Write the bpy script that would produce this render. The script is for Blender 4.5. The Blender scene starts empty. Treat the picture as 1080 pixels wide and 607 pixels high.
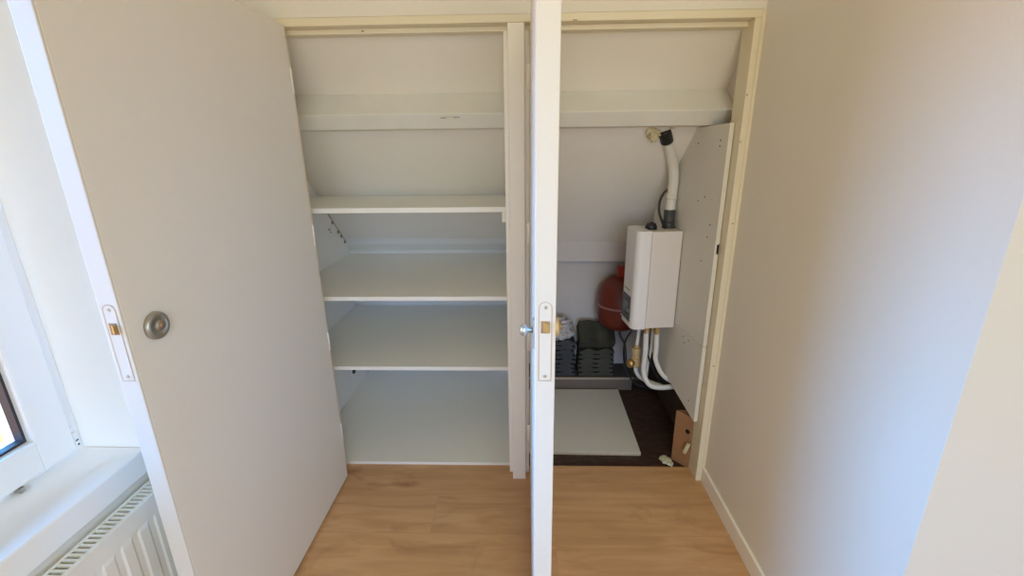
import bpy, bmesh, math, random
from mathutils import Vector, Matrix, noise
random.seed(7)
scn = bpy.context.scene
COL = scn.collection
PI = math.pi

# ------------------------------------------------------------------ materials
def mat(name, col, rough=0.5, metal=0.0, var=0.04, vscale=6.0, bump=0.0, bscale=60.0, spec=0.5):
    m = bpy.data.materials.new(name); m.use_nodes = True
    n, l = m.node_tree.nodes, m.node_tree.links
    b = n['Principled BSDF']
    b.inputs['Roughness'].default_value = rough
    b.inputs['Metallic'].default_value = metal
    b.inputs['Specular IOR Level'].default_value = spec
    tc = n.new('ShaderNodeTexCoord')
    nz = n.new('ShaderNodeTexNoise'); nz.inputs['Scale'].default_value = vscale; nz.inputs['Detail'].default_value = 4
    l.new(tc.outputs['Object'], nz.inputs['Vector'])
    mx = n.new('ShaderNodeMix'); mx.data_type = 'RGBA'
    mx.inputs[6].default_value = tuple(max(0, c*(1-var)) for c in col)+(1,)
    mx.inputs[7].default_value = tuple(min(1, c*(1+var)) for c in col)+(1,)
    l.new(nz.outputs['Fac'], mx.inputs[0]); l.new(mx.outputs[2], b.inputs['Base Color'])
    if bump:
        n2 = n.new('ShaderNodeTexNoise'); n2.inputs['Scale'].default_value = bscale; n2.inputs['Detail'].default_value = 3
        l.new(tc.outputs['Object'], n2.inputs['Vector'])
        bp = n.new('ShaderNodeBump'); bp.inputs['Strength'].default_value = bump; bp.inputs['Distance'].default_value = 0.002
        l.new(n2.outputs['Fac'], bp.inputs['Height']); l.new(bp.outputs['Normal'], b.inputs['Normal'])
    return m

M = {}
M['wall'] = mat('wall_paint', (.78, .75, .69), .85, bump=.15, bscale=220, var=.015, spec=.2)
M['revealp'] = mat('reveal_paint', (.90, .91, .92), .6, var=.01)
M['wallc'] = mat('corner_wall_dimmed', (.60, .585, .57), .85, bump=.15, bscale=220, var=.015, spec=.2)  # wall colour greyed past the corner to offset the light falling there
M['ceil'] = mat('ceiling_paint', (.80, .78, .73), .9, var=.015, spec=.2)
M['roof'] = mat('roof_lining_paint', (.80, .77, .72), .7, var=.03, vscale=3, bump=.1, bscale=90, spec=.3)
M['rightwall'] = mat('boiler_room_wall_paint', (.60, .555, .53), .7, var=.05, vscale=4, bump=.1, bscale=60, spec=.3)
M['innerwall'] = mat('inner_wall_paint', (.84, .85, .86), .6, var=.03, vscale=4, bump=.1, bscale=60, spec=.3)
M['beam'] = mat('painted_timber', (.76, .755, .71), .55, var=.06, vscale=9, bump=.35, bscale=30)
M['cream'] = mat('cream_frame_paint', (.77, .70, .54), .4, var=.03, vscale=8, bump=.1, bscale=40)
M['post'] = mat('post_paint', (.90, .875, .83), .4, var=.02, vscale=8, bump=.06, bscale=40)
M['door'] = mat('door_paint', (.80, .785, .75), .45, var=.012, vscale=3, bump=.08, bscale=150, spec=.35)
M['kneep'] = mat('knee_wall_paint', (.74, .74, .73), .6, var=.04, vscale=5, bump=.1, bscale=60, spec=.3)
M['dimedge'] = mat('door_paint_dimmed', (.68, .665, .65), .45, var=.012, vscale=3, spec=.35)  # door paint darkened to hold down the light on the free edges
M['shelf'] = mat('shelf_melamine', (.83, .83, .79), .32, var=.012, vscale=3)
M['boardface'] = mat('loose_board_melamine', (.72, .71, .67), .4, var=.015, vscale=3)
M['shelf_edge'] = mat('shelf_edge_band', (.84, .83, .80), .4, var=.01)
M['white'] = mat('white_lacquer', (.82, .83, .84), .3, var=.01)
M['upvc'] = mat('window_plastic', (.90, .91, .92), .3, var=.008)
M['sillm'] = mat('sill_lacquer', (.90, .91, .92), .25, var=.01)
M['rad'] = mat('radiator_enamel', (.80, .81, .79), .35, var=.012)
M['radin'] = mat('radiator_inside', (.16, .16, .16), .7)
M['boiler'] = mat('boiler_enamel', (.80, .78, .78), .3, var=.01)
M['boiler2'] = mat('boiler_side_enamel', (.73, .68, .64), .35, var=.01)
M['black'] = mat('black_plastic', (.012, .012, .013), .4)
M['dgrey'] = mat('dark_grey_plastic', (.05, .055, .055), .35)
M['mgrey'] = mat('mid_grey_plastic', (.15, .17, .165), .3)
M['scr'] = mat('display_glass', (.09, .12, .11), .12)
M['pipe'] = mat('white_pipe', (.76, .75, .72), .35, var=.03, vscale=20)
M['flex'] = mat('white_flexible_duct', (.72, .70, .64), .45, var=.03, vscale=20)
M['brass'] = mat('brass', (.52, .36, .14), .35, .85, var=.1, vscale=40)
M['copper'] = mat('dull_brass', (.58, .43, .22), .45, .25, var=.15, vscale=30)
M['steel'] = mat('brushed_nickel', (.47, .44, .38), .33, .9, var=.06, vscale=60)
M['chrome'] = mat('bright_chrome', (.62, .60, .57), .32, .9, var=.02)
M['latch'] = mat('latch_bronze', (.34, .24, .16), .4, .6, var=.15, vscale=80)
M['band'] = mat('vessel_seam_metal', (.30, .13, .11), .45)
M['red'] = mat('red_vessel_paint', (.145, .019, .009), .35, var=.08, vscale=8)
M['redcap'] = mat('red_valve_cap', (.34, .025, .018), .4)
M['tile'] = mat('dark_clay_tile', (.052, .050, .036), .75, var=.35, vscale=14, bump=.5, bscale=50)
M['tile2'] = mat('dark_blue_grey_tile', (.040, .042, .047), .75, var=.35, vscale=14, bump=.5, bscale=50)
M['plastic'] = mat('milky_plastic_bag', (.50, .47, .47), .35, var=.12, vscale=25, bump=.5, bscale=40)
M['foam'] = mat('yellowed_foam', (.60, .52, .33), .9, var=.2, vscale=50, bump=.8, bscale=80)
M['paper'] = mat('pale_scrap', (.62, .63, .50), .8, var=.15, vscale=60, bump=.5, bscale=90)
M['chip'] = mat('chipboard_edge', (.50, .40, .26), .8, var=.25, vscale=120)
M['rawwood'] = mat('raw_brown_timber', (.33, .165, .075), .75, var=.2, vscale=18, bump=.3)
M['stepw'] = mat('step_top_board', (.075, .066, .056), .7, var=.25, vscale=12, bump=.2)
M['stepl'] = mat('step_edge_strip', (.42, .33, .25), .6, var=.08)
M['stepf'] = mat('step_front_board', (.165, .128, .098), .65, var=.1, vscale=12)
M['wallshade'] = mat('wall_shadow_brown', (.05, .033, .025), .85, var=.3, vscale=12)  # near-black brown paints in the shadow behind the partition board
M['partboard'] = mat('partition_board_paint', (.70, .68, .63), .55, var=.025, vscale=5, bump=.1)
M['partedge'] = mat('partition_board_edge', (.74, .71, .62), .6, var=.03)
M['gasket'] = mat('window_gasket', (.03, .03, .045), .5)
M['hole'] = mat('dark_hole', (.01, .01, .01), .9)
M['crack'] = mat('bare_wood_chip', (.30, .22, .12), .8, var=.3, vscale=60)
M['crackp'] = mat('pale_filler', (.52, .48, .40), .8, var=.2, vscale=60)
M['chiplow'] = mat('chipped_paint_grey', (.30, .28, .25), .8, var=.2, vscale=60)

def glass_mat():
    m = bpy.data.materials.new('window_glass'); m.use_nodes = True
    n, l = m.node_tree.nodes, m.node_tree.links
    n.remove(n['Principled BSDF']); out = n['Material Output']
    t = n.new('ShaderNodeBsdfTransparent'); t.inputs[0].default_value = (.95, .97, .97, 1)
    g = n.new('ShaderNodeBsdfGlossy'); g.inputs['Roughness'].default_value = .02
    f = n.new('ShaderNodeFresnel'); f.inputs[0].default_value = 1.45
    mx = n.new('ShaderNodeMixShader')
    l.new(f.outputs[0], mx.inputs[0]); l.new(t.outputs[0], mx.inputs[1]); l.new(g.outputs[0], mx.inputs[2])
    l.new(mx.outputs[0], out.inputs[0]); return m
M['glass'] = glass_mat()

def wood_floor():
    m = bpy.data.materials.new('oak_laminate'); m.use_nodes = True
    n, l = m.node_tree.nodes, m.node_tree.links
    b = n['Principled BSDF']; b.inputs['Roughness'].default_value = .38; b.inputs['Specular IOR Level'].default_value = .4
    tc = n.new('ShaderNodeTexCoord')
    mp = n.new('ShaderNodeMapping'); mp.inputs['Location'].default_value = (-.129, .30, 0)
    l.new(tc.outputs['Object'], mp.inputs['Vector'])
    br = n.new('ShaderNodeTexBrick')
    br.inputs['Scale'].default_value = 1.0; br.inputs['Brick Width'].default_value = 1.28; br.inputs['Row Height'].default_value = .192
    br.inputs['Mortar Size'].default_value = .0006; br.inputs['Mortar Smooth'].default_value = .3; br.inputs['Bias'].default_value = 0
    br.offset = .37; br.offset_frequency = 2
    br.inputs['Color1'].default_value = (.0, .0, .0, 1); br.inputs['Color2'].default_value = (1, 1, 1, 1); br.inputs['Mortar'].default_value = (.5, .5, .5, 1)
    l.new(mp.outputs[0], br.inputs['Vector'])
    # stretched grain, shifted from plank to plank
    sep = n.new('ShaderNodeVectorMath'); sep.operation = 'MULTIPLY_ADD'
    sep.inputs[1].default_value = (0.0, 3.0, 7.0); 
    l.new(br.outputs['Color'], sep.inputs[0]); l.new(tc.outputs['Object'], sep.inputs[2])
    m2 = n.new('ShaderNodeMapping'); m2.inputs['Scale'].default_value = (2.2, 16, 1)
    l.new(sep.outputs[0], m2.inputs['Vector'])
    g1 = n.new('ShaderNodeTexNoise'); g1.inputs['Scale'].default_value = 1.3; g1.inputs['Detail'].default_value = 8; g1.inputs['Distortion'].default_value = .8
    l.new(m2.outputs[0], g1.inputs['Vector'])
    m3 = n.new('ShaderNodeMapping'); m3.inputs['Scale'].default_value = (3.2, 7.5, 1)
    l.new(sep.outputs[0], m3.inputs['Vector'])
    g2 = n.new('ShaderNodeTexNoise'); g2.inputs['Scale'].default_value = 1.0; g2.inputs['Detail'].default_value = 5; g2.inputs['Distortion'].default_value = 1.6
    l.new(m3.outputs[0], g2.inputs['Vector'])
    r1 = n.new('ShaderNodeValToRGB'); r1.color_ramp.elements[0].position = .32; r1.color_ramp.elements[1].position = .68
    r1.color_ramp.elements[0].color = (.53, .305, .15, 1); r1.color_ramp.elements[1].color = (.68, .42, .225, 1)
    l.new(g1.outputs['Fac'], r1.inputs[0])
    r2 = n.new('ShaderNodeValToRGB'); r2.color_ramp.elements[0].position = .27; r2.color_ramp.elements[1].position = .42
    r2.color_ramp.elements[0].color = (.62, .55, .48, 1); r2.color_ramp.elements[1].color = (1, 1, 1, 1)
    l.new(g2.outputs['Fac'], r2.inputs[0])
    mu = n.new('ShaderNodeMix'); mu.data_type = 'RGBA'; mu.blend_type = 'MULTIPLY'; mu.inputs[0].default_value = .55
    l.new(r1.outputs[0], mu.inputs[6]); l.new(r2.outputs[0], mu.inputs[7])
    r3 = n.new('ShaderNodeValToRGB'); r3.color_ramp.elements[0].color = (.92, .91, .90, 1); r3.color_ramp.elements[1].color = (1.04, 1.04, 1.04, 1)
    l.new(br.outputs['Color'], r3.inputs[0])
    mu2 = n.new('ShaderNodeMix'); mu2.data_type = 'RGBA'; mu2.blend_type = 'MULTIPLY'; mu2.inputs[0].default_value = 1
    l.new(mu.outputs[2], mu2.inputs[6]); l.new(r3.outputs[0], mu2.inputs[7])
    # scattered knots
    m4 = n.new('ShaderNodeMapping'); m4.inputs['Scale'].default_value = (2.6, 7.0, 1); m4.inputs['Location'].default_value = (.37, .61, .2)
    l.new(tc.outputs['Object'], m4.inputs['Vector'])
    nw = n.new('ShaderNodeTexNoise'); nw.inputs['Scale'].default_value = 9; nw.inputs['Detail'].default_value = 3
    l.new(tc.outputs['Object'], nw.inputs['Vector'])
    va = n.new('ShaderNodeVectorMath'); va.operation = 'MULTIPLY_ADD'; va.inputs[1].default_value = (.5, .5, 0)
    l.new(nw.outputs['Color'], va.inputs[0]); l.new(m4.outputs[0], va.inputs[2])
    vo = n.new('ShaderNodeTexVoronoi'); vo.inputs['Scale'].default_value = 1.0; vo.inputs['Randomness'].default_value = 1
    l.new(va.outputs[0], vo.inputs['Vector'])
    rk = n.new('ShaderNodeValToRGB'); rk.color_ramp.elements[0].position = .02; rk.color_ramp.elements[1].position = .22
    rk.color_ramp.elements[0].color = (.60, .52, .44, 1); rk.color_ramp.elements[1].color = (1, 1, 1, 1)
    l.new(vo.outputs['Distance'], rk.inputs[0])
    mu3 = n.new('ShaderNodeMix'); mu3.data_type = 'RGBA'; mu3.blend_type = 'MULTIPLY'; mu3.inputs[0].default_value = .8
    l.new(mu2.outputs[2], mu3.inputs[6]); l.new(rk.outputs[0], mu3.inputs[7]); mu2 = mu3
    mo = n.new('ShaderNodeMix'); mo.data_type = 'RGBA'; mo.inputs[7].default_value = (.36, .20, .10, 1)
    sc = n.new('ShaderNodeMath'); sc.operation = 'MULTIPLY'; sc.inputs[1].default_value = .6
    l.new(br.outputs['Fac'], sc.inputs[0]); l.new(sc.outputs[0], mo.inputs[0]); l.new(mu2.outputs[2], mo.inputs[6])
    l.new(mo.outputs[2], b.inputs['Base Color'])
    return m
M['floor'] = wood_floor()

def dark_floor():
    m = mat('dark_wooden_subfloor', (.040, .020, .014), .5, var=.3, vscale=10, bump=.2, bscale=30)
    n, l = m.node_tree.nodes, m.node_tree.links
    b = n['Principled BSDF']; tc = n.new('ShaderNodeTexCoord')
    mp = n.new('ShaderNodeMapping'); mp.inputs['Scale'].default_value = (14, 40, 1); mp.inputs['Rotation'].default_value = (0, 0, .5)
    l.new(tc.outputs['Object'], mp.inputs[0])
    nz = n.new('ShaderNodeTexNoise'); nz.inputs['Scale'].default_value = 1.2; nz.inputs['Detail'].default_value = 6
    l.new(mp.outputs[0], nz.inputs['Vector'])
    r = n.new('ShaderNodeValToRGB'); r.color_ramp.elements[0].position = .5; r.color_ramp.elements[1].position = .85
    r.color_ramp.elements[0].color = (.046, .022, .015, 1); r.color_ramp.elements[1].color = (.13, .085, .07, 1)
    l.new(nz.outputs['Fac'], r.inputs[0]); l.new(r.outputs[0], b.inputs['Base Color'])
    return m
M['dfloor'] = dark_floor()

# ------------------------------------------------------------------ mesh helpers
class MB:
    """Collects boxes, prisms, tubes and turned shapes; build() links them as one mesh object."""
    def __init__(s): s.bm = bmesh.new(); s.mats = []
    def _mi(s, m):
        if m is None: return 0
        if m not in s.mats: s.mats.append(m)
        return s.mats.index(m)
    def _set(s, faces, m, smooth=False):
        i = s._mi(m)
        for f in faces: f.material_index = i; f.smooth = smooth
    def poly(s, pts, faces, m=None, smooth=False):
        vs = [s.bm.verts.new(p) for p in pts]; out = []
        for f in faces: out.append(s.bm.faces.new([vs[i] for i in f]))
        s._set(out, m, smooth); return vs, out
    def box(s, x0, x1, y0, y1, z0, z1, m=None, bev=0.0, seg=2):
        p = [(x0,y0,z0),(x1,y0,z0),(x1,y1,z0),(x0,y1,z0),(x0,y0,z1),(x1,y0,z1),(x1,y1,z1),(x0,y1,z1)]
        vs, fs = s.poly(p, [(0,3,2,1),(4,5,6,7),(0,1,5,4),(1,2,6,5),(2,3,7,6),(3,0,4,7)], m)
        if bev:
            es = list({e for f in fs for e in f.edges})
            r = bmesh.ops.bevel(s.bm, geom=es, offset=bev, segments=seg, affect='EDGES', profile=.5)
            s._set(r['faces'], m)
        return s
    def prism(s, outline, ext, m=None, bev=0.0):
        """outline: coplanar 3D points; ext: extrusion vector."""
        e = Vector(ext); n = len(outline)
        a = [Vector(p) for p in outline]; b = [p+e for p in a]
        vs, fs = s.poly(a+b, [tuple(range(n))[::-1], tuple(range(n, 2*n))]+[(i, (i+1) % n, n+(i+1) % n, n+i) for i in range(n)], m)
        bmesh.ops.recalc_face_normals(s.bm, faces=fs)
        if bev:
            es = list({e for f in fs for e in f.edges})
            r = bmesh.ops.bevel(s.bm, geom=es, offset=bev, segments=2, affect='EDGES', profile=.5)
            s._set(r['faces'], m)
        return s
    def lathe(s, prof, o=(0,0,0), axis=(0,0,1), m=None, n=28, smooth=True):
        """prof: list of (r, h) along axis."""
        ax = Vector(axis).normalized(); q = ax.to_track_quat('Z', 'Y'); o = Vector(o)
        rings = []
        for r, h in prof:
            if r < 1e-6: rings.append([s.bm.verts.new(o+ax*h)])
            else: rings.append([s.bm.verts.new(o+ax*h+q@Vector((r*math.cos(2*PI*k/n), r*math.sin(2*PI*k/n), 0))) for k in range(n)])
        fs = []
        for A, B in zip(rings, rings[1:]):
            for k in range(n):
                k2 = (k+1) % n
                if len(A) == 1 and len(B) == 1: continue
                if len(A) == 1: fs.append(s.bm.faces.new((A[0], B[k2], B[k])))
                elif len(B) == 1: fs.append(s.bm.faces.new((A[k], A[k2], B[0])))
                else: fs.append(s.bm.faces.new((A[k], A[k2], B[k2], B[k])))
        for R, rev in ((rings[0], True), (rings[-1], False)):
            if len(R) > 1: fs.append(s.bm.faces.new(R[::-1] if rev else R))
        bmesh.ops.recalc_face_normals(s.bm, faces=fs)
        s._set(fs, m, smooth); return s
    def tube(s, pts, r, m=None, n=14, sub=6, corr=0.0):
        P = [Vector(p) for p in pts]; path = []
        if len(P) > 2 and sub > 1:
            Q = [P[0]*2-P[1]]+P+[P[-1]*2-P[-2]]
            for i in range(1, len(Q)-2):
                for k in range(sub):
                    t = k/sub; a, b, c, d = Q[i-1:i+3]
                    path.append(.5*((2*b)+(c-a)*t+(2*a-5*b+4*c-d)*t*t+(3*b-a-3*c+d)*t**3))
            path.append(P[-1])
        else: path = P
        up = None; rings = []
        for i, p in enumerate(path):
            t = (path[min(i+1, len(path)-1)]-path[max(i-1, 0)]).normalized()
            if up is None: up = t.orthogonal().normalized()
            up = (up-t*up.dot(t)).normalized(); sd = t.cross(up)
            rr = (r[min(i, len(r)-1)] if isinstance(r, (list, tuple)) else r)*(1+corr*(1 if i % 2 else -1))
            rings.append([s.bm.verts.new(p+(up*math.cos(2*PI*k/n)+sd*math.sin(2*PI*k/n))*rr) for k in range(n)])
        fs = []
        for A, B in zip(rings, rings[1:]):
            for k in range(n): fs.append(s.bm.faces.new((A[k], A[(k+1) % n], B[(k+1) % n], B[k])))
        fs.append(s.bm.faces.new(rings[0][::-1])); fs.append(s.bm.faces.new(rings[-1]))
        bmesh.ops.recalc_face_normals(s.bm, faces=fs)
        s._set(fs, m, True); return s
    def blob(s, c, rad, amp, m=None, seed=0, sub=3, jit=0.0):
        r = bmesh.ops.create_icosphere(s.bm, subdivisions=sub, radius=1.0)
        rnd = random.Random(seed); dirs = [(Vector((rnd.uniform(-1,1), rnd.uniform(-1,1), rnd.uniform(-1,1))).normalized(), rnd.uniform(.4, 1)) for _ in range(9)]
        fs = set()
        for v in r['verts']:
            d = v.co.normalized(); k = 1+amp*sum(w*max(0, d.dot(q))**4*(1 if i % 3 else -1) for i, (q, w) in enumerate(dirs))
            if jit: k += jit*(noise.noise(d*3.1+Vector((seed, 0, 0)))+.6*noise.noise(d*7.3+Vector((0, seed, 0))))
            v.co = Vector(c)+Vector((d.x*rad[0], d.y*rad[1], d.z*rad[2]))*k
            fs.update(v.link_faces)
        s._set(fs, m, True); return s
    def xf(s, mtx):
        bmesh.ops.transform(s.bm, matrix=mtx, verts=s.bm.verts[:]); return s
    def build(s, name, m=None, parent=None, origin=None, sharp=None):
        me = bpy.data.meshes.new(name)
        if origin is not None: bmesh.ops.translate(s.bm, verts=s.bm.verts[:], vec=-Vector(origin))
        s.bm.normal_update(); s.bm.to_mesh(me); s.bm.free()
        ms = s.mats if s.mats else [m]
        if s.mats and m is not None and None in s.mats: ms = [x or m for x in s.mats]
        for x in ms: me.materials.append(x)
        o = bpy.data.objects.new(name, me); COL.objects.link(o)
        if origin is not None: o.location = origin
        if parent is not None:
            o.parent = parent
            o.matrix_parent_inverse = parent_world(parent).inverted()
        return o
def parent_world(p):
    """parts sit at identity in the world, so only a top-level Empty has an offset to undo"""
    return p.matrix_basis.copy() if p.parent is None else Matrix.Identity(4)
def empty(name, loc=(0,0,0)):
    o = bpy.data.objects.new(name, None); o.location = loc; o.empty_display_size = .1; COL.objects.link(o); return o
def tag(o, label, cat, group=None):
    o['label'] = label; o['category'] = cat; o['kind'] = 'thing'
    if group: o['group'] = group
    return o
def thing(name, loc, label, cat, group=None): return tag(empty(name, loc), label, cat, group)
def struct(o): o['kind'] = 'structure'; return o

# ------------------------------------------------------------------ key dimensions (metres)
XW = -.958          # face of the window wall
XR = .79           # face of the right-hand wall
YC = -.93          # outside corner of the right-hand wall
XP = -.055         # left face of the partition between the two compartments
XL = -1.0          # left inner wall of the shelf compartment
SU = 1.868
S = 1.75           # roof slope inside the closet: z = S - y
YREAR, XFAR, ZC = -5.2, 2.3, 2.42
WY0, WY1, WZ0, WZ1 = -1.68, -.70, .675, 1.95   # window opening

# ------------------------------------------------------------------ room shell
o = MB().box(-1.3, XFAR+.1, YREAR-.1, .09, -.12, 0).build('floor', M['floor']); struct(o)
o = MB().box(-1.05, .95, .0905, 1.3, -.12, -.010).build('floor_closet', M['dfloor']); struct(o)
o = MB().box(-1.3, XFAR+.1, YREAR-.1, .12, ZC, ZC+.1).build('ceiling', M['ceil']); struct(o)
# wall above and beside the closet opening
w = MB()
w.box(-1.3, -.85, .004, .09, 0, ZC); w.box(-.85, XR, .004, .09, 1.808, ZC)
struct(w.build('wall_front', M['wall']))
# wall with the window
w = MB()
w.box(-1.30, XW, WY1, .0035, 0, ZC); w.box(-1.30, XW, YREAR, WY0, 0, ZC)
w.box(-1.30, XW, WY0, WY1, 0, WZ0-.065); w.box(-1.30, XW, WY0, WY1, WZ1, ZC)
struct(w.build('wall_left', M['wall']))
struct(MB().box(XR, XR+.12, YC-.0038, .12, 0, ZC).build('wall_right', M['wall']))
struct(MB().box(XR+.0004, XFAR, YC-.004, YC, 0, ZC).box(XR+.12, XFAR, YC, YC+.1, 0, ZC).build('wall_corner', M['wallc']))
struct(MB().box(XFAR, XFAR+.1, YREAR, YC+.1, 0, ZC).build('wall_far_right', M['wall']))
RX0, RX1, RZ0, RZ1 = -.75, 2.0, .35, 2.2
w = MB()
w.box(-1.3, RX0, YREAR-.12, YREAR, 0, ZC); w.box(RX1, XFAR+.1, YREAR-.12, YREAR, 0, ZC)
w.box(RX0, RX1, YREAR-.12, YREAR, 0, RZ0); w.box(RX0, RX1, YREAR-.12, YREAR, RZ1, ZC)
struct(w.build('wall_rear', M['wall']))

# baseboards
b = MB().box(XR-.011, XR, YC-.004, -.001, 0, .072, bev=.002)
struct(b.build('baseboard_right', M['post']))
b = MB().box(XR-.011, XFAR, YC-.015, YC-.004, 0, .072, bev=.002)
struct(b.build('baseboard_corner', M['post']))

# ------------------------------------------------------------------ window_1
win = struct(empty('window_1', (-1.15, -1.35, WZ0)))
f = MB(); XF0, XF1 = -1.185, -1.115
f.box(XF0, XF1, WY1-.028, WY1, WZ0, WZ1, bev=.002); f.box(XF0, XF1, WY0, WY0+.028, WZ0, WZ1, bev=.002)
f.box(XF0, XF1, WY0+.028, WY1-.028, WZ0, WZ0+.012, bev=.002); f.box(XF0, XF1, WY0+.028, WY1-.028, WZ1-.03, WZ1, bev=.002)
f.build('window_frame', M['upvc'], win)
sy0, sy1, sz0, sz1 = WY0+.030, WY1-.030, WZ0+.014, WZ1-.032
f = MB(); SX0, SX1, SW = -1.175, -1.100, .078
f.box(SX0, SX1, sy1-SW, sy1, sz0, sz1, bev=.003); f.box(SX0, SX1, sy0, sy0+SW, sz0, sz1, bev=.003)
f.box(SX0, SX1, sy0+SW, sy1-SW, sz0, sz0+SW, bev=.003); f.box(SX0, SX1, sy0+SW, sy1-SW, sz1-SW, sz1, bev=.003)
sash = f.build('sash', M['upvc'], win)
gy0, gy1, gz0, gz1 = sy0+SW, sy1-SW, sz0+SW, sz1-SW
f = MB(); t = .006; g0, g1 = -1.140, -1.120
f.box(g0, g1, gy1-t, gy1, gz0, gz1); f.box(g0, g1, gy0, gy0+t, gz0, gz1); f.box(g0, g1, gy0+t, gy1-t, gz0, gz0+t); f.box(g0, g1, gy0+t, gy1-t, gz1-t, gz1)
f.build('gasket', M['gasket'], sash)
MB().box(-1.1465, -1.1405, gy0+.001, gy1-.001, gz0+.001, gz1-.001).build('pane', M['glass'], sash)
f = MB()
f.box(-1.116, -1.106, WY1-.026, WY1-.014, WZ0+.012, WZ0+.055, bev=.002); f.box(-1.116, -1.109, WY1-.026, WY1-.016, WZ0+.058, WZ0+.07, bev=.001)
hg = f.build('hinge', M['upvc'], win)
f = MB().box(-1.1095, -1.1055, WY1-.022, WY1-.015, WZ0+.030, WZ0+.034); f.box(-1.1065, -1.1045, WY1-.020, WY1-.016, WZ0+.018, WZ0+.022)
f.build('screw', M['dgrey'], hg)
f = MB().box(-1.116, -1.098, -.868, -.858, WZ0, WZ0+.012, bev=.001); f.build('drain_clip', M['steel'], win)
f = MB().box(-1.12, -.950, WY0+.001, WY1-.001, WZ0-.065, WZ0, bev=.004, seg=3)
f.box(XW+.0005, -.950, WY1-.001, WY1+.10, WZ0-.065, WZ0, bev=.004, seg=3)
struct(f.build('window_sill', M['sillm']))
f = MB()
f.box(-1.115, XW, WY1-.0008, WY1+.004, WZ0, WZ1); f.box(-1.115, XW, WY0-.004, WY0+.0008, WZ0, WZ1); f.box(-1.115, XW, WY0, WY1-.0008, WZ1-.0008, WZ1+.004)
struct(f.build('window_reveal', M['revealp'], win))
# unseen window added in the rear wall to fill the room with light
win2 = struct(empty('fill_window', (.5, YREAR-.06, RZ0)))
f = MB(); q = .06
f.box(RX0, RX0+q, YREAR-.09, YREAR-.03, RZ0, RZ1); f.box(RX1-q, RX1, YREAR-.09, YREAR-.03, RZ0, RZ1)
f.box(RX0+q, RX1-q, YREAR-.09, YREAR-.03, RZ0, RZ0+q); f.box(RX0+q, RX1-q, YREAR-.09, YREAR-.03, RZ1-q, RZ1)
f.box(.60, .66, YREAR-.09, YREAR-.03, RZ0+q, RZ1-q)
f.build('window_frame', M['upvc'], win2)
for a, bb in ((RX0+q, .60), (.66, RX1-q)):
    MB().box(a, bb, YREAR-.063, YREAR-.057, RZ0+q, RZ1-q).build('pane', M['glass'], win2)

# ------------------------------------------------------------------ radiator
rd = thing('radiator', (-.92, -1.3, .1), 'white panel radiator with slotted top grille under the window sill', 'radiator')
ry0, ry1, rz0, rz1, rx0, rx1 = -1.95, -.66, .10, .588, -.945, -.897
f = MB(); n_r = 27; pitch = (ry1-ry0)/(n_r+0.0)
# pressed front panel: vertical ribs with rounded ends, one mesh
xs = rx1; cols = []
for i in range(n_r):
    y = ry0+pitch*i
    cols += [(y, 0), (y+pitch*.28, 0), (y+pitch*.40, 1), (y+pitch*.88, 1), (y+pitch*.999, 0)]
rows = [(rz0, 0), (rz0+.05, 0), (rz0+.062, 1), (rz1-.056, 1), (rz1-.044, 0), (rz1, 0)]
grid = [[f.bm.verts.new((xs+(.0022 if a and c else 0), y, z)) for (z, c) in rows] for (y, a) in cols]
fs = [f.bm.faces.new((A[k], B[k], B[k+1], A[k+1])) for A, B in zip(grid, grid[1:]) for k in range(len(rows)-1)]
f._set(fs, None)
f.box(xs-.004, xs-.001, ry0, ry1, rz0, rz1)
f.build('front_panel', M['rad'], rd)
MB().box(rx0, rx0+.004, ry0, ry1, rz0, rz1).build('back_panel', M['rad'], rd)
f = MB()
f.box(rx0+.004, xs-.004, ry0, ry1, rz1-.05, rz1-.04); f.build('convector', M['radin'], rd)
f = MB()
f.box(rx0, rx0+.007, ry0, ry1, rz1, rz1+.005, bev=.0012); f.box(xs-.010, xs+.001, ry0, ry1, rz1, rz1+.005, bev=.0012)
k = 0; y = ry0
while y < ry1-.004:
    f.box(rx0+.007, xs-.010, y, y+.0055, rz1-.002, rz1+.004); y += .0125
f.build('top_grille', M['rad'], rd)
f = MB().box(rx0+.004, xs-.004, ry1-.004, ry1, rz0, rz1-.001); f.build('end_cover', M['rad'], rd)
f = MB().box(rx0+.004, xs-.004, ry0, ry0+.004, rz0, rz1-.001); f.build('end_cover', M['rad'], rd)
for yb in (-.9, -1.7):
    f = MB().box(XW+.0005, rx0, yb-.02, yb+.02, .16, .52); f.build('wall_bracket', M['rad'], rd)

# ------------------------------------------------------------------ closet frame (wooden jambs, head, middle post)
fr = struct(empty('trim_1', (0, .04, 0)))
f = MB().box(-.850, -.8115, 0, .09, 0, 1.782, bev=.0015); f.box(-.8115, -.8095, .060, .09, 0, 1.768)
f.build('jamb', M['cream'], fr)
f = MB().box(-.0368, .0198, 0, .09, 0, 1.782, bev=.003); f.box(-.052, -.0368, .045, .09, 0, 1.768, bev=.0015); f.box(.0198, .034, .045, .09, 0, 1.768, bev=.0015)
f.build('post', M['post'], fr)
f = MB().box(.757, XR-.0005, 0, .09, 0, 1.782, bev=.002); f.box(.777, XR-.0005, -.004, 0, .072, 1.806, bev=.0015)
f.build('jamb', M['cream'], fr)
f = MB().box(-.850, XR-.0005, 0, .09, 1.782, 1.807, bev=.002); f.box(-.8115, .757, .045, .09, 1.766, 1.782, bev=.0015)
f.build('head', M['cream'], fr)
f = MB(); 
for z in (.55, 1.12): f.box(.768, .7742, -.0008, .0012, z, z+.004)
f.box(.176, .190, -.0006, .001, 1.7835, 1.7865); f.box(-.531, -.522, .0444, .0455, 1.772, 1.776); f.box(.7605, .764, -.0006, .001, 1.55, 1.556); f.box(.759, .762, -.0006, .001, 1.40, 1.407)
f.build('hinge_mark', M['crack'], fr)

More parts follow.
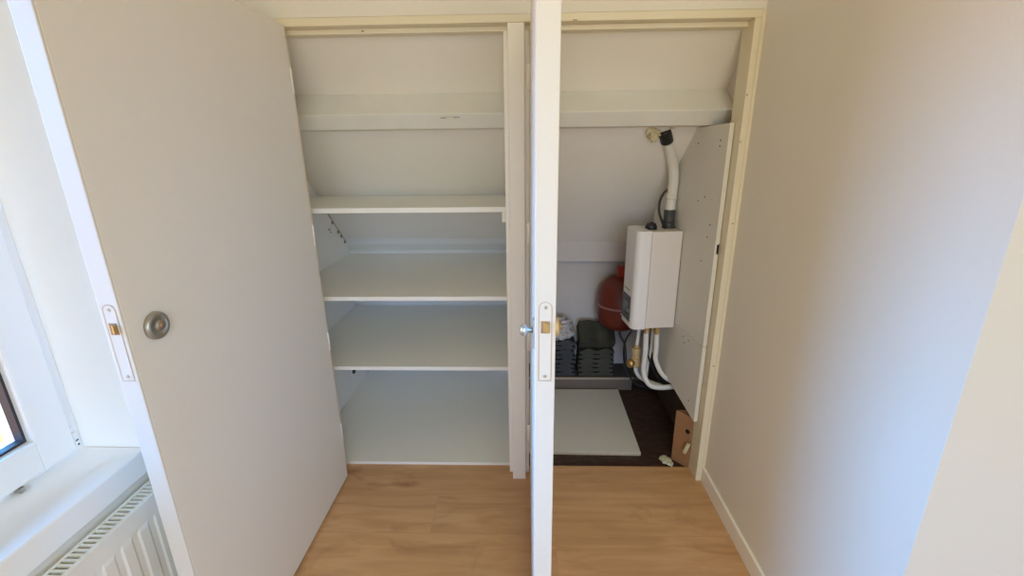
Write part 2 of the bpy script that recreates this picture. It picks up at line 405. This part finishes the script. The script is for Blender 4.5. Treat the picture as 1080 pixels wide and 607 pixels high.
# ------------------------------------------------------------------ closet interior shell
w = MB().box(XL-.02, XL, .091, 1.02, -.0095, 1.80).build('wall_closet_left', M['innerwall']); struct(w)
w = MB().box(XP, .010, .0905, .98, -.0095, 1.68)
w = w.build('wall_partition', M['innerwall']); struct(w)
w = MB().box(XL, XP, .90, .925, .30, .845).box(XL, XP, .985, 1.0, -.0095, .30).box(XL, XP, .9255, .985, .285, .30).build('wall_knee_left', M['kneep']); struct(w)
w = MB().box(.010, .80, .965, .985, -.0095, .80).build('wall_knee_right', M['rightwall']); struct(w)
w = MB().box(.80, .82, .091, 1.02, -.0095, .30, M['wallshade']).box(.80, .82, .091, 1.02, .30, 1.80, M['rightwall']).build('wall_closet_right'); struct(w)
# sloping roof lining
w = MB()
w.prism([(XL-.02, .272, S-.272), (XL-.02, 1.02, S-1.02), (XL-.02, 1.045, S-1.02), (XL-.02, .272, S-.250)], (1.84, 0, 0))
w.prism([(XL-.02, .0905, SU-.0905), (XL-.02, .34, SU-.34), (XL-.02, .36, SU-.34), (XL-.02, .0905, SU-.07)], (1.84, 0, 0))
struct(w.build('ceiling_slope', M['roof']))
# purlin set square to the slope
def purlin(x0, x1):
    cx, cz = .160, 1.518
    return MB().prism([(x0, cx, cz), (x0, .207, 1.466), (x0, .29, 1.464), (x0, .33, 1.53), (x0, .268, 1.600)], (x1-x0, 0, 0), bev=.003)
struct(purlin(XL, XP).build('beam', M['beam']))
struct(purlin(.010, .80).build('beam', M['beam']))
# wall plates at the foot of the slope
f = MB().prism([(XL, .84, S-.84-.0005), (XL, .855, S-.855-.02), (XL, .8995, S-.8995-.02), (XL, .8995, S-.8995)], (XP-XL, 0, 0)); struct(f.build('beam', M['kneep']))
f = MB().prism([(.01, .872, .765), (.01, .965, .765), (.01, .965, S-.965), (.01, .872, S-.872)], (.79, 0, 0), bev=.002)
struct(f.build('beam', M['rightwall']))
# bits of split paint and nail holes on the timbers belong to them
ck = MB(); rc = random.Random(4)
y = .60
while y < .885:
    dy = rc.uniform(.012, .035); w_ = rc.uniform(.003, .007)
    ck.prism([(XL, y, S-y-.001), (XL, y+dy, S-y-dy-.001), (XL, y+dy, S-y-dy-w_-.004), (XL, y, S-y-w_-.004)], (.004, 0, 0), M['crackp'])
    y += dy+rc.uniform(0, .006)
for (y, z, s_) in ((.705, 1.025, .012), (.765, .965, .016), (.80, .935, .012), (.84, .895, .014)):
    ck.box(XL, XL+.006, y-.006, y+s_-.006, z-.010, z+.006, M['crack'], bev=.002)
ck.box(XL, XL+.004, .655, .668, .990, .997, M['crack']); ck.box(XL, XL+.003, .672, .680, .975, .981, M['crack'])
struct(ck.build('trim_2'))

# ------------------------------------------------------------------ shelves
def shelf(y1, ztop, thick, label, y0=.10, name='closet_shelf', cut=0.0):
    o = thing(name, (-.53, .5, ztop-thick), label, 'shelf', 'white boards in the left compartment')
    x0, x1 = XL+.001, XP-.001
    f = MB().prism([(x0, y0+.0015, ztop-thick), (x0, y1, ztop-thick), (x0, y1-cut, ztop), (x0, y0+.0015, ztop)], (x1-x0, 0, 0))
    f.build('board', M['shelf'], o)
    MB().box(x0, x1, y0, y0+.0015, ztop-thick, ztop).build('edge_band', M['shelf_edge'], o)
    return o
shelf(S-1.156-.001-.0, 1.175, .019, 'shallowest and topmost white shelf, just below the sloping roof in the left compartment', cut=.019)
shelf(.898, .812, .017, 'deep white middle shelf, second from the top in the left compartment')
shelf(.898, .494, .016, 'white lowest raised shelf, directly above the closet floor panel')
shelf(.984, .0125, .0215, 'white panel lying on the closet floor at the bottom of the left compartment', y0=.092, name='bottom_board')
# shelf supports
o = MB().box(-.070, -.0552, .102, .118, 1.115, 1.1555, bev=.002).build('shelf_cleat', M['shelf_edge'])
tag(o, 'small white block under the front right corner of the topmost shelf', 'cleat')
for (y, z, r, lab) in ((.745, .140, .021, 'dark round cable hole low on the left side wall under the lowest raised shelf'),):
    f = MB().lathe([(r, 0), (r, .006), (r*.72, .008), (r*.70, .001), (0, .001)], (XL, y, z), (1, 0, 0), n=20)
    o = f.build('cable_grommet', M['black']); tag(o, lab, 'grommet')
f = MB().lathe([(.011, 0), (.011, .010), (.006, .014), (0, .014)], (XL, .86, .58), (1, 0, 0), n=14)
o = f.build('shelf_peg', M['dgrey']); tag(o, 'small dark peg in the back left corner below the middle shelf', 'peg')

# ------------------------------------------------------------------ cupboard doors
def rosette(parent, cx, cy, cz, d, mt, key=False, knob=False, r=.030):
    ro = MB().lathe([(r, 0), (r, .004), (r*.97, .0085), (r*.93, .0102), (r*.70, .0106), (r*.68, .0100), (.0125, .0104), (.0105, .0092), (.010, .0125), (0, .0125)], (cx, cy, cz), (d, 0, 0), n=40).build('rosette', mt, parent)
    if key:
        f = MB().lathe([(.0075, .0), (.0075, .004), (0, .004)], (cx+d*.0125, cy+.002, cz+.001), (d, 0, 0), n=20)
        f.build('lock_cylinder', M['latch'], ro)
        f = MB().box(min(cx, cx+d*.0118), max(cx, cx+d*.0118), cy+.012, cy+.020, cz+.006, cz+.009); f.build('keyway_slot', M['chrome'], ro)
    if knob:
        f = MB().lathe([(.006, .010), (.006, .020), (.013, .022), (.014, .030), (.010, .034), (0, .034)], (cx, cy, cz), (d, 0, 0), n=24)
        f.build('turn_knob', mt, ro)
    return ro
def faceplate_outline(cx, y, z0, z1, hw, n=10):
    pts = [(cx-hw, y, z0), (cx+hw, y, z0)]
    for k in range(n+1):
        a = PI*k/n; pts.append((cx+hw*math.cos(a), y, z1-hw+hw*math.sin(a)))
    return pts
def cupboard_door(xa, xb, y_free, lock_z, label, hinge_side):
    d = thing('cupboard_door', ((xa+xb)/2, -.01, .012), label, 'cupboard door')
    z0, z1 = .014, 1.786
    MB().box(xa, xb, y_free+.005, -.004, z0, z1, bev=.0012).build('door_leaf', M['door'], d)
    MB().box(xa, xb, y_free, y_free+.0052, z0, z1, bev=.0016).build('dimmed_edge', M['dimedge'], d)  # free edge split off so its darker colour tones down the light
    cx = (xa+xb)/2
    fp = MB().prism(faceplate_outline(cx, y_free-.0004, lock_z-.113, lock_z+.050, .0115), (0, .004, 0), M['dimedge'])
    # thin routed groove round the plate
    o1 = faceplate_outline(cx, y_free-.0006, lock_z-.1145, lock_z+.0515, .0130); o2 = faceplate_outline(cx, y_free-.0006, lock_z-.113, lock_z+.050, .0115)
    n_ = len(o1)
    fp.poly(o1+o2, [(i, (i+1) % n_, n_+(i+1) % n_, n_+i) for i in range(n_)], M['mgrey'] if False else M['steel'])
    fpo = fp.build('lock_faceplate', None, d)
    f = MB()
    f.box(cx-.0085, cx+.0085, y_free-.0012, y_free+.002, lock_z-.0125, lock_z+.0125, M['latch'], bev=.0008)
    f.prism([(cx-.004, y_free-.001, lock_z-.009), (cx+.007, y_free-.001, lock_z-.009), (cx+.007, y_free-.009, lock_z-.009)], (0, 0, .018), M['brass'])
    f.build('latch_bolt', None, fpo)
    for zz in (lock_z+.040, lock_z-.104):
        MB().lathe([(.0032, 0), (.0032, .0010), (.0012, .0012), (.0012, .0004), (0, .0004)], (cx, y_free-.0004, zz), (0, -1, 0), n=14).build('screw', M['steel'], fpo)
    for z in (.20, .62, 1.05, 1.58):
        f = MB().lathe([(.0062, 0), (.0062, .075), (.004, .079), (0, .079)], (hinge_side, -.003, z), (0, 0, 1), n=14)
        f.build('hinge', M['post'], d)
    return d
dl = cupboard_door(-.809, -.7690, -.857, 1.064, 'large white closet door opened against the window side, with round lock on its face', -.772)
rosette(dl, -.7690, -.785, 1.043, 1, M['steel'], key=True)
dr = cupboard_door(.0385, .0785, -.857, 1.068, 'white closet door seen edge-on, standing open in front of the middle post', .0325)
f = MB().box(.0355, .0385, -.818, -.797, 1.005, 1.066, bev=.001); bp = f.build('lock_backplate', M['chrome'], dr)
f = MB().lathe([(.006, 0), (.006, .010), (.011, .012), (.0125, .021), (.008, .026), (0, .026)], (.0355, -.807, 1.042), (-1, 0, 0), n=24); f.build('turn_knob', M['chrome'], bp)
rosette(dr, .0785, -.79, 1.042, 1, M['copper'], key=True, r=.020)

# ------------------------------------------------------------------ right compartment: partition boards (slightly askew)
P0 = Vector((.738, .05, 0)); U = Vector((-.10688, .99427, 0)); N = Vector((-.99427, -.10688, 0))
def pp(s, n, z): return P0+U*s+N*n+Vector((0, 0, z))
TH = .013
zb = lambda s: .2645+.186*s
zs = .613
pts_up = [(0, zs), (.62, zs), (.62, 1.081), (.239, 1.4605), (0, 1.466)]
pb = thing('partition_board', pp(.3, -TH, zs), 'tall white board with a slanted back edge carrying the boiler', 'board')
f = MB().prism([pp(s, 0, z) for s, z in [(0.001, zs)]+pts_up[1:4]+[(.001, 1.468)]], -N*TH)
f.build('sheet', M['partboard'], pb)
f = MB()
for a, b_ in ((zs+.001, .995), (1.036, 1.467)): f.prism([pp(.0, .0005, a), pp(.0, -TH-.003, a), pp(.0, -TH-.003, b_), pp(.0, .0005, b_)], -U*.003)
f.build('edge_strip', M['partedge'], pb)
f = MB().prism([pp(0, -.009, .998), pp(0, -TH-.003, .998), pp(0, -TH-.003, 1.033), pp(0, -.009, 1.033)], U*.0008); f.build('notch', M['hole'], pb)
def screws(par, lst):
    for s, z in lst:
        MB().lathe([(.0035, 0), (.0035, .0008), (.002, .0006), (0, .0005)], pp(s, 0, z), N, n=10).build('screw_head', M['dgrey'], par)
screws(pb, [(.05, 1.41), (.05, 1.39), (.22, 1.40), (.065, 1.05), (.09, .95), (.12, 1.20), (.055, 1.10), (.17, 1.18)])
lb = thing('partition_board', pp(.3, -TH, zb(.3)), 'short white board forming the lower part of the wall below the boiler', 'board')
f = MB().prism([pp(.001, 0, zb(0)), pp(.5, 0, zb(.5)), pp(.5, 0, zs-.0015), pp(.001, 0, zs-.0015)], -N*TH); f.build('sheet', M['partboard'], lb)
f = MB().prism([pp(0, .0005, zb(0)), pp(0, -TH-.003, zb(0)), pp(0, -TH-.003, zs-.002), pp(0, .0005, zs-.002)], -U*.003); f.build('edge_strip', M['partedge'], lb)
screws(lb, [(.16, .56), (.17, .585), (.12, .60-.012), (.06, .33)])

# ------------------------------------------------------------------ boiler
bz0, bz1, bs0, bs1, bn = .585, 1.040, .266, .432, .205
bo = thing('combi_boiler', pp(.35, 0, bz0), 'white wall-hung boiler with rounded front edge and dark control panel', 'boiler')
def rounded_cover(s0, s1, n0, n1, z0, z1, r, mt):
    f = MB(); k = 6; out = [(s0, n0)]
    for i in range(k+1): a = PI/2*i/k; out.append((s0+r-r*math.cos(a), n1-r+r*math.sin(a)))
    for i in range(k+1): a = PI/2*i/k; out.append((s1-r+r*math.sin(a), n1-r+r*math.cos(a)))
    out.append((s1, n0))
    f.prism([pp(s, n, z0) for s, n in out], (0, 0, z1-z0), mt, bev=.0015); return f
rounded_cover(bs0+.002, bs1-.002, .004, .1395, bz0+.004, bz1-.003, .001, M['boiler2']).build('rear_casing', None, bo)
cov = rounded_cover(bs0, bs1, .1415, bn, bz0, bz1, .028, M['boiler']).build('front_cover', None, bo)
f = MB().prism([pp(.30, bn-.0005, .612), pp(.412, bn-.0005, .612), pp(.412, bn-.0005, .732), pp(.30, bn-.0005, .732)], N*.003, bev=.001)
cp = f.build('control_panel', M['dgrey'], bo)
f = MB().prism([pp(.322, bn+.002, .640), pp(.388, bn+.002, .640), pp(.388, bn+.002, .700), pp(.322, bn+.002, .700)], N*.0012); f.build('display', M['scr'], cp)
f = MB().lathe([(.010, 0), (.010, .008), (0, .009)], pp(.312, bn+.002, .665), N, n=18); f.build('dial', M['mgrey'], cp)
f = MB().prism([pp(.292, bn-.001, .606), pp(.420, bn-.001, .606), pp(.420, bn-.001, .610), pp(.292, bn-.001, .610)], N*.004); f.build('panel_rim', M['boiler'], cp)
# maker's mark: a small round emblem and a line of worn, unreadable lettering
f = MB().lathe([(.006, 0), (.006, .0006), (.0042, .0006), (.0042, .0002), (0, .0002)], pp(.385, bn, .758), N, n=18)
for i in range(6): f.prism([pp(.372-i*.009, bn, .754), pp(.366-i*.009, bn, .754), pp(.366-i*.009, bn, .762), pp(.372-i*.009, bn, .762)], N*.0005)
f.build('emblem', M['mgrey'], bo)
f = MB().lathe([(.026, 0), (.026, .012), (.021, .020), (.019, .026), (.008, .027), (.008, .031), (0, .031)], pp(.345, .118, bz1-.003), (0, 0, 1), n=24)
f.build('top_cap', M['black'], bo)

# flue duct
fl = thing('flue_duct', (.667, .40, bz1), 'bent white flue duct with black collars rising from the boiler to the roof', 'duct')
fb = pp(.365, .030, bz1-.003)
f = MB().lathe([(.030, 0), (.030, .006), (.025, .008), (.025, .028), (.0265, .030), (.0265, .036), (.025, .038), (.025, .080), (.022, .082), (0, .082)], fb, (0, 0, 1), n=28)
f.build('lower_collar', M['dgrey'], fl)
path = [fb+Vector((0, 0, .078)), fb+Vector((.002, 0, .13)), Vector((.674, .415, 1.185)), Vector((.672, .405, 1.255)), Vector((.658, .392, 1.318)), Vector((.632, .362, 1.372)), Vector((.605, .333, 1.416))]
MB().tube(path, .0215, n=20, sub=8).build('duct', M['flex'], fl)
f = MB().tube([fb+Vector((.001, 0, .128)), fb+Vector((.0025, 0, .146))], .0235, n=20); f.build('joint_ring', M['flex'], fl)
f = MB().tube([(.609, .338, 1.410), (.596, .320, 1.434), (.586, .308, 1.453)], .0262, n=22); f.build('upper_collar', M['black'], fl)

f = MB().tube([pp(.33, .060, bz1-.002), (.632, .40, 1.075), (.622, .41, 1.11), (.624, .42, 1.155), (.640, .425, 1.19), (.657, .425, 1.205)], .0055, n=10)
o = f.build('cable', M['black']); tag(o, 'thin black cable looping beside the lower flue collar on the boiler', 'cable')
f = MB().blob((.538, .297, 1.440), (.020, .014, .018), 1.0, seed=3, sub=4, jit=.7)
f.blob((.527, .293, 1.446), (.013, .010, .012), .9, seed=5); f.blob((.556, .290, 1.448), (.012, .009, .009), .8, seed=9); f.blob((.545, .303, 1.426), (.010, .009, .010), .9, seed=17)
f.blob((.607, .272, 1.468), (.011, .009, .007), .8, seed=11)
o = f.build('foam_lump', M['foam']); tag(o, 'yellowish lump of hardened foam under the roof beam beside the black collar', 'foam')

# ------------------------------------------------------------------ pipes under the boiler
def pipe(label, pts, r=.0115, fitting=True):
    t_ = thing('pipe', pts[0], label, 'pipe', 'water pipes below the boiler')
    P = [Vector(p) for p in pts]
    MB().tube(P, r, n=14, sub=8).build('tube', M['pipe'], t_)
    if fitting:
        f = MB().lathe([(.0125, 0), (.0125, .012), (.0165, .012), (.0165, .034), (.0135, .036), (.0135, .046), (0, .046)], P[0]-Vector((0, 0, .034)), (0, 0, 1), n=6, smooth=False)
        f.build('brass_nut', M['brass'], t_)
    return t_
b0 = bz0-.012
def q3(s, n, z): return tuple(pp(s, n, z))
pipe('front white pipe sweeping in the lowest long curve behind the wall board', [q3(.330, .108, b0), q3(.335, .102, .44), q3(.335, .101, .33), q3(.31, .078, .274), q3(.285, .03, .268), q3(.28, -.05, .275)], .0125)
pipe('short white pipe with brass nut nearest the wall board', [q3(.315, .062, b0), q3(.318, .056, .46), q3(.318, .053, .40), q3(.30, .022, .332), q3(.295, -.03, .290)], .0115)
pipe('thin white pipe branching sideways between the two larger curves', [q3(.405, .118, .320), q3(.405, .112, .295), q3(.402, .090, .265), q3(.395, .051, .243), q3(.39, .010, .228), q3(.385, -.05, .205)], .0105, False)
pipe('slim grey-white pipe at the back between the two nutted pipes', [q3(.375, .058, b0), q3(.375, .058, .43), q3(.376, .066, .36), q3(.377, .071, .262)], .006, False)

vt = thing('brass_valve', q3(.405, .120, .317), 'brass filling valve hanging behind the white pipes at the boiler', 'valve')
vb = Vector(q3(.405, .120, .322))
MB().lathe([(.012, 0), (.012, .010), (.026, .012), (.027, .050), (.021, .056), (.021, .084), (.025, .087), (.025, .108), (.013, .110), (.013, .122), (0, .122)], vb, (0, 0, 1), n=12, smooth=False).build('valve_body', M['copper'], vt)
MB().lathe([(.014, .010), (.014, .034), (.021, .036), (.021, .052), (.006, .056), (0, .056)], vb+Vector((0, 0, .034)), N*.75-U*.5, n=16).build('valve_cap', M['brass'], vt)
MB().tube([vb+Vector((0, 0, .12)), q3(.405, .116, .50), q3(.405, .112, b0)], .0085, n=12).build('riser', M['pipe'], vt)
f = MB().tube([q3(.40, .138, b0), q3(.405, .150, .53), q3(.425, .172, .46), q3(.43, .176, .39), q3(.43, .160, .30), q3(.42, .120, .235), q3(.41, .06, .20), q3(.40, -.02, .19)], .005, n=10)
o = f.build('cable', M['black']); tag(o, 'black cable hanging from the boiler past the brass valve', 'cable')
f = MB().tube([q3(.355, .095, b0), q3(.355, .085, .44), q3(.355, .071, .388), q3(.355, .053, .345), q3(.356, .027, .295), q3(.355, -.01, .25)], .0045, n=10)
o = f.build('cable', M['black']); tag(o, 'black cable running down between the white pipes', 'cable')

# ------------------------------------------------------------------ expansion vessel
vs = thing('expansion_vessel', (.566, .82, .36), 'round red expansion vessel partly hidden behind the boiler', 'vessel')
R_ = .128; vc = Vector((.562, .826, .372))
h = .325; prof = [(0, 0), (.035, .003), (.075, .014), (.105, .036), (.122, .070), (R_, .11), (R_, h-.13), (.123, h-.085), (.106, h-.045), (.078, h-.018), (.04, h-.004), (0, h)]
MB().lathe(prof, vc, (0, 0, 1), n=48).build('tank', M['red'], vs)
f = MB().lathe([(R_-.002, .150), (R_+.006, .152), (R_+.007, .157), (R_+.006, .162), (R_-.002, .164)], vc, (0, 0, 1), n=48); f.build('seam_band', M['band'], vs)
f = MB()
f.box(.535, .578, .80, .835, .690, .752, bev=.004); f.build('valve_cap', M['redcap'], vs)
f = MB().box(.54, .585, .945, .964, .44, .62); f.build('wall_bracket', M['mgrey'], vs)
f = MB().tube([vc+Vector((.01, 0, .004)), vc+Vector((.012, 0, -.04)), (.60, .80, .28), (.605, .76, .18)], .007, n=10); f.build('hose', M['dgrey'], vs)

# ------------------------------------------------------------------ step, tiles, bag, boards on the closet floor
st = thing('wooden_step', (.4, .88, -.01), 'low dark wooden platform along the back of the boiler compartment', 'step')
MB().box(.0115, .70, .782, .963, .064, .080, bev=.001).build('top_board', M['stepw'], st)
MB().box(.0115, .655, .776, .7815, .067, .0798).build('edge_strip', M['stepl'], st)
MB().box(.0115, .655, .790, .804, -.010, .064, bev=.001).build('front_board', M['stepf'], st)
for x in (.03, .62): MB().box(x, x+.03, .805, .955, -.010, .064).build('bearer', M['rawwood'], st)

def tile_mesh(w_, d_, t_):
    """interlocking roof tile: two shallow pans, raised side roll, front nib."""
    bm = bmesh.new(); nx, ny = 24, 6
    def top(u): return t_*.55+t_*.45*(.5-.5*math.cos(u*4*PI))*(1 if u < .9 else .8)
    def grid(fz): return [[bm.verts.new(((i/nx-.5)*w_, (j/ny-.5)*d_, fz(i/nx, j/ny))) for j in range(ny+1)] for i in range(nx+1)]
    A = grid(lambda u, v: top(u)*(1-.10*v)+(.15*t_ if (v < .1 and .1 < u < .9) else 0)); B = grid(lambda u, v: max(0, top(u)-t_*.62) if v > .01 else 0)
    for i in range(nx):
        for j in range(ny):
            bm.faces.new((A[i][j], A[i+1][j], A[i+1][j+1], A[i][j+1])); bm.faces.new((B[i][j], B[i][j+1], B[i+1][j+1], B[i+1][j]))
        bm.faces.new((B[i][0], B[i+1][0], A[i+1][0], A[i][0])); bm.faces.new((A[i][ny], A[i+1][ny], B[i+1][ny], B[i][ny]))
    for j in range(ny):
        bm.faces.new((A[0][j], A[0][j+1], B[0][j+1], B[0][j])); bm.faces.new((B[nx][j], B[nx][j+1], A[nx][j+1], A[nx][j]))
    me = bpy.data.meshes.new('clay_tile'); bm.to_mesh(me); bm.free(); return me
meA = tile_mesh(.205, .150, .030); meA.materials.append(M['tile'])
meB = tile_mesh(.198, .150, .030); meB.materials.append(M['tile2'])
ordin = ['bottom', 'second', 'third', 'fourth', 'fifth', 'sixth', 'seventh', 'eighth', 'ninth', 'tenth']
def tile_at(me, x, y, z, rz, rx, label, group):
    o = bpy.data.objects.new('clay_tile', me); COL.objects.link(o); o.location = (x, y, z); o.rotation_euler = (rx, 0, rz)
    return tag(o, label, 'roof tile', group)
z = .0805; n1 = 6
for i in range(n1):
    tile_at(meA, .440+random.uniform(-.005, .005), .872+random.uniform(-.003, .003), z, random.uniform(-.03, .03), 0,
            'dark grey roof tile, %s of the stack under the red vessel' % ('lowest' if i == 0 else ordin[i]+' from the bottom'), 'dark roof tiles below the red vessel')
    z += .0285
# three more lean back against the knee wall on top of that stack
for i in range(3):
    tile_at(meA, .436+i*.003, (.880-.0128*i), z+.047+i*.0178, .02*(1-i), 0.62,
            'dark grey tilted roof tile atop the stack under the red vessel, %s' % ('hindmost of three', 'middle of three', 'frontmost of three')[i], 'dark roof tiles below the red vessel')
z2 = .0805
for i in range(8):
    tile_at(meB, .213+random.uniform(-.005, .005), .868+random.uniform(-.003, .003), z2, random.uniform(-.03, .03), 0,
            'blue-grey roof tile, %s of the stack beside the edge-on door' % ('lowest' if i == 0 else ordin[i]+' from the bottom'), 'blue-grey roof tiles beside the open door')
    z2 += .0285
f = MB().blob((.205, .865, z2+.064), (.082, .060, .055), .6, seed=21, sub=5, jit=.45); f.blob((.245, .862, z2+.036), (.045, .05, .026), .8, seed=8, sub=4, jit=.4)
o = f.build('plastic_bag', M['plastic']); tag(o, 'crumpled milky plastic bag on the roof tiles beside the edge-on door', 'bag')

lp = thing('loose_board', (.3, .47, -.01), 'white board lying loose on the dark floor of the boiler compartment', 'board')
MB().prism([(.035, .185, .004), (.564, .178, .004), (.570, .770, .004), (.035, .770, .004)], (0, 0, .002)).build('white_face', M['boardface'], lp)
MB().prism([(.035, .185, -.0098), (.564, .178, -.0098), (.570, .770, -.0098), (.035, .770, -.0098)], (0, 0, .0138)).build('chipboard_core', M['chip'], lp)

f = MB().prism([(.700, .158, -.0098), (.752, .0925, -.0098), (.785, .0925, -.0098), (.785, .158, -.0098)], (0, 0, .262), bev=.002)
o = f.build('timber_stud', M['rawwood']); tag(o, 'short raw brown timber stud below the white board at the right jamb', 'timber')
nv = Vector((-.784, -.62, 0))
f = MB().lathe([(.011, 0), (.011, .001), (0, .001)], Vector((.742, .1052, .175)), nv, n=16)
o = f.build('drill_hole', M['hole'], o)
f = MB().tube([(.745, .085, .128), (.724, .074, .086)], .0085, n=14)
o = f.build('stub_pipe', M['foam']); tag(o, 'pale yellow stub of pipe sticking out of the raw timber stud', 'pipe')
f = MB().blob((.668, .135, -.002), (.020, .022, .0075), .9, seed=14, sub=4, jit=.5); f.blob((.682, .108, -.003), (.011, .014, .006), .9, seed=4)
o = f.build('scrap', M['paper']); tag(o, 'pale greenish scrap on the dark floor close to the right jamb', 'scrap')

# chipped paint on the purlin of the shelf compartment
f = MB()
for (x, w_, dz) in ((-.300, .020, .000), (-.278, .030, .004), (-.250, .022, .001)):
    f.box(x, x+w_, .1695, .1765, 1.5025+dz, 1.5055+dz)
f.xf(Matrix.Identity(4)); struct(f.build('trim_3', M['chiplow']))

# ------------------------------------------------------------------ light: daylight sky through the left window and the added rear one
wd = bpy.data.worlds.new('daylight'); scn.world = wd; wd.use_nodes = True
n, l = wd.node_tree.nodes, wd.node_tree.links
bg = n['Background']
tc = n.new('ShaderNodeTexCoord'); sx = n.new('ShaderNodeSeparateXYZ'); l.new(tc.outputs['Generated'], sx.inputs[0])
mr = n.new('ShaderNodeMapRange'); mr.inputs[1].default_value = -1; mr.inputs[2].default_value = 1
l.new(sx.outputs['Z'], mr.inputs[0])
def sky_ramp(ground, sky):
    rp = n.new('ShaderNodeValToRGB'); e = rp.color_ramp.elements
    e[0].position = .47; e[0].color = ground+(1,); e[1].position = .53; e[1].color = sky+(1,)
    l.new(mr.outputs[0], rp.inputs[0]); return rp
# deep blue sky on the side of the left window, brighter and whiter sky behind the room
r_side = sky_ramp((.42, .22, .05), (.27, .80, 1.74)); r_rear = sky_ramp((.49, .435, .294), (.375, .51, .81))
az = n.new('ShaderNodeMapRange'); az.interpolation_type = 'SMOOTHSTEP'
az.inputs[1].default_value = -.72; az.inputs[2].default_value = -.50; az.inputs[3].default_value = 1; az.inputs[4].default_value = 0
l.new(sx.outputs['X'], az.inputs[0])
mxs = n.new('ShaderNodeMix'); mxs.data_type = 'RGBA'
l.new(az.outputs[0], mxs.inputs[0]); l.new(r_rear.outputs[0], mxs.inputs[6]); l.new(r_side.outputs[0], mxs.inputs[7])
l.new(mxs.outputs[2], bg.inputs['Color'])
bg.inputs['Strength'].default_value = 12.4

def portal(name, loc, rot, sx_, sy_):
    L = bpy.data.lights.new(name, 'AREA'); L.shape = 'RECTANGLE'; L.size = sx_; L.size_y = sy_
    L.cycles.is_portal = True
    o = bpy.data.objects.new(name, L); COL.objects.link(o); o.location = loc; o.rotation_euler = rot; return o
portal('window_daylight', (-1.2, (WY0+WY1)/2, (WZ0+WZ1)/2), (0, -PI/2, 0), WZ1-WZ0, WY1-WY0)
portal('fill_window_daylight', ((RX0+RX1)/2, YREAR-.14, (RZ0+RZ1)/2), (PI/2, 0, 0), RX1-RX0, RZ1-RZ0)

L = bpy.data.lights.new('fill_light', 'AREA'); L.shape = 'DISK'; L.size = .55; L.energy = 29; L.color = (1.0, .99, .51)  # unseen fill light added under the ceiling to brighten the closet
o = bpy.data.objects.new('fill_light', L); COL.objects.link(o); o.location = (.35, -3.1, ZC-.06)

# ------------------------------------------------------------------ camera
cam = bpy.data.cameras.new('camera'); co = bpy.data.objects.new('camera', cam); COL.objects.link(co)
f_px = 481.964; cam.sensor_fit = 'HORIZONTAL'; cam.sensor_width = 36; cam.lens = f_px/1080*36; cam.clip_start = .01
rt = Vector((.99955336, .02767909, -.01126679)); up = Vector((.00252935, .29730337, .95477972)); fw = Vector((-.02977709, .95438178, -.29710057))
mw = Matrix.Identity(4)
for i in range(3): mw[i][0] = rt[i]; mw[i][1] = up[i]; mw[i][2] = -fw[i]
mw.translation = Vector((.02113385, -1.67049296, 1.4))
co.matrix_world = mw; scn.camera = co

scn.view_settings.view_transform = 'Standard'; scn.view_settings.look = 'None'
scn.view_settings.exposure = 0.08; scn.view_settings.gamma = 1.0; scn.view_settings.use_curve_mapping = False
scn.cycles.use_denoising = True
scn.cycles.max_bounces = 16; scn.cycles.diffuse_bounces = 12; scn.cycles.transparent_max_bounces = 12
scn.cycles.caustics_reflective = False; scn.cycles.caustics_refractive = False
scn.cycles.sample_clamp_indirect = 6.0
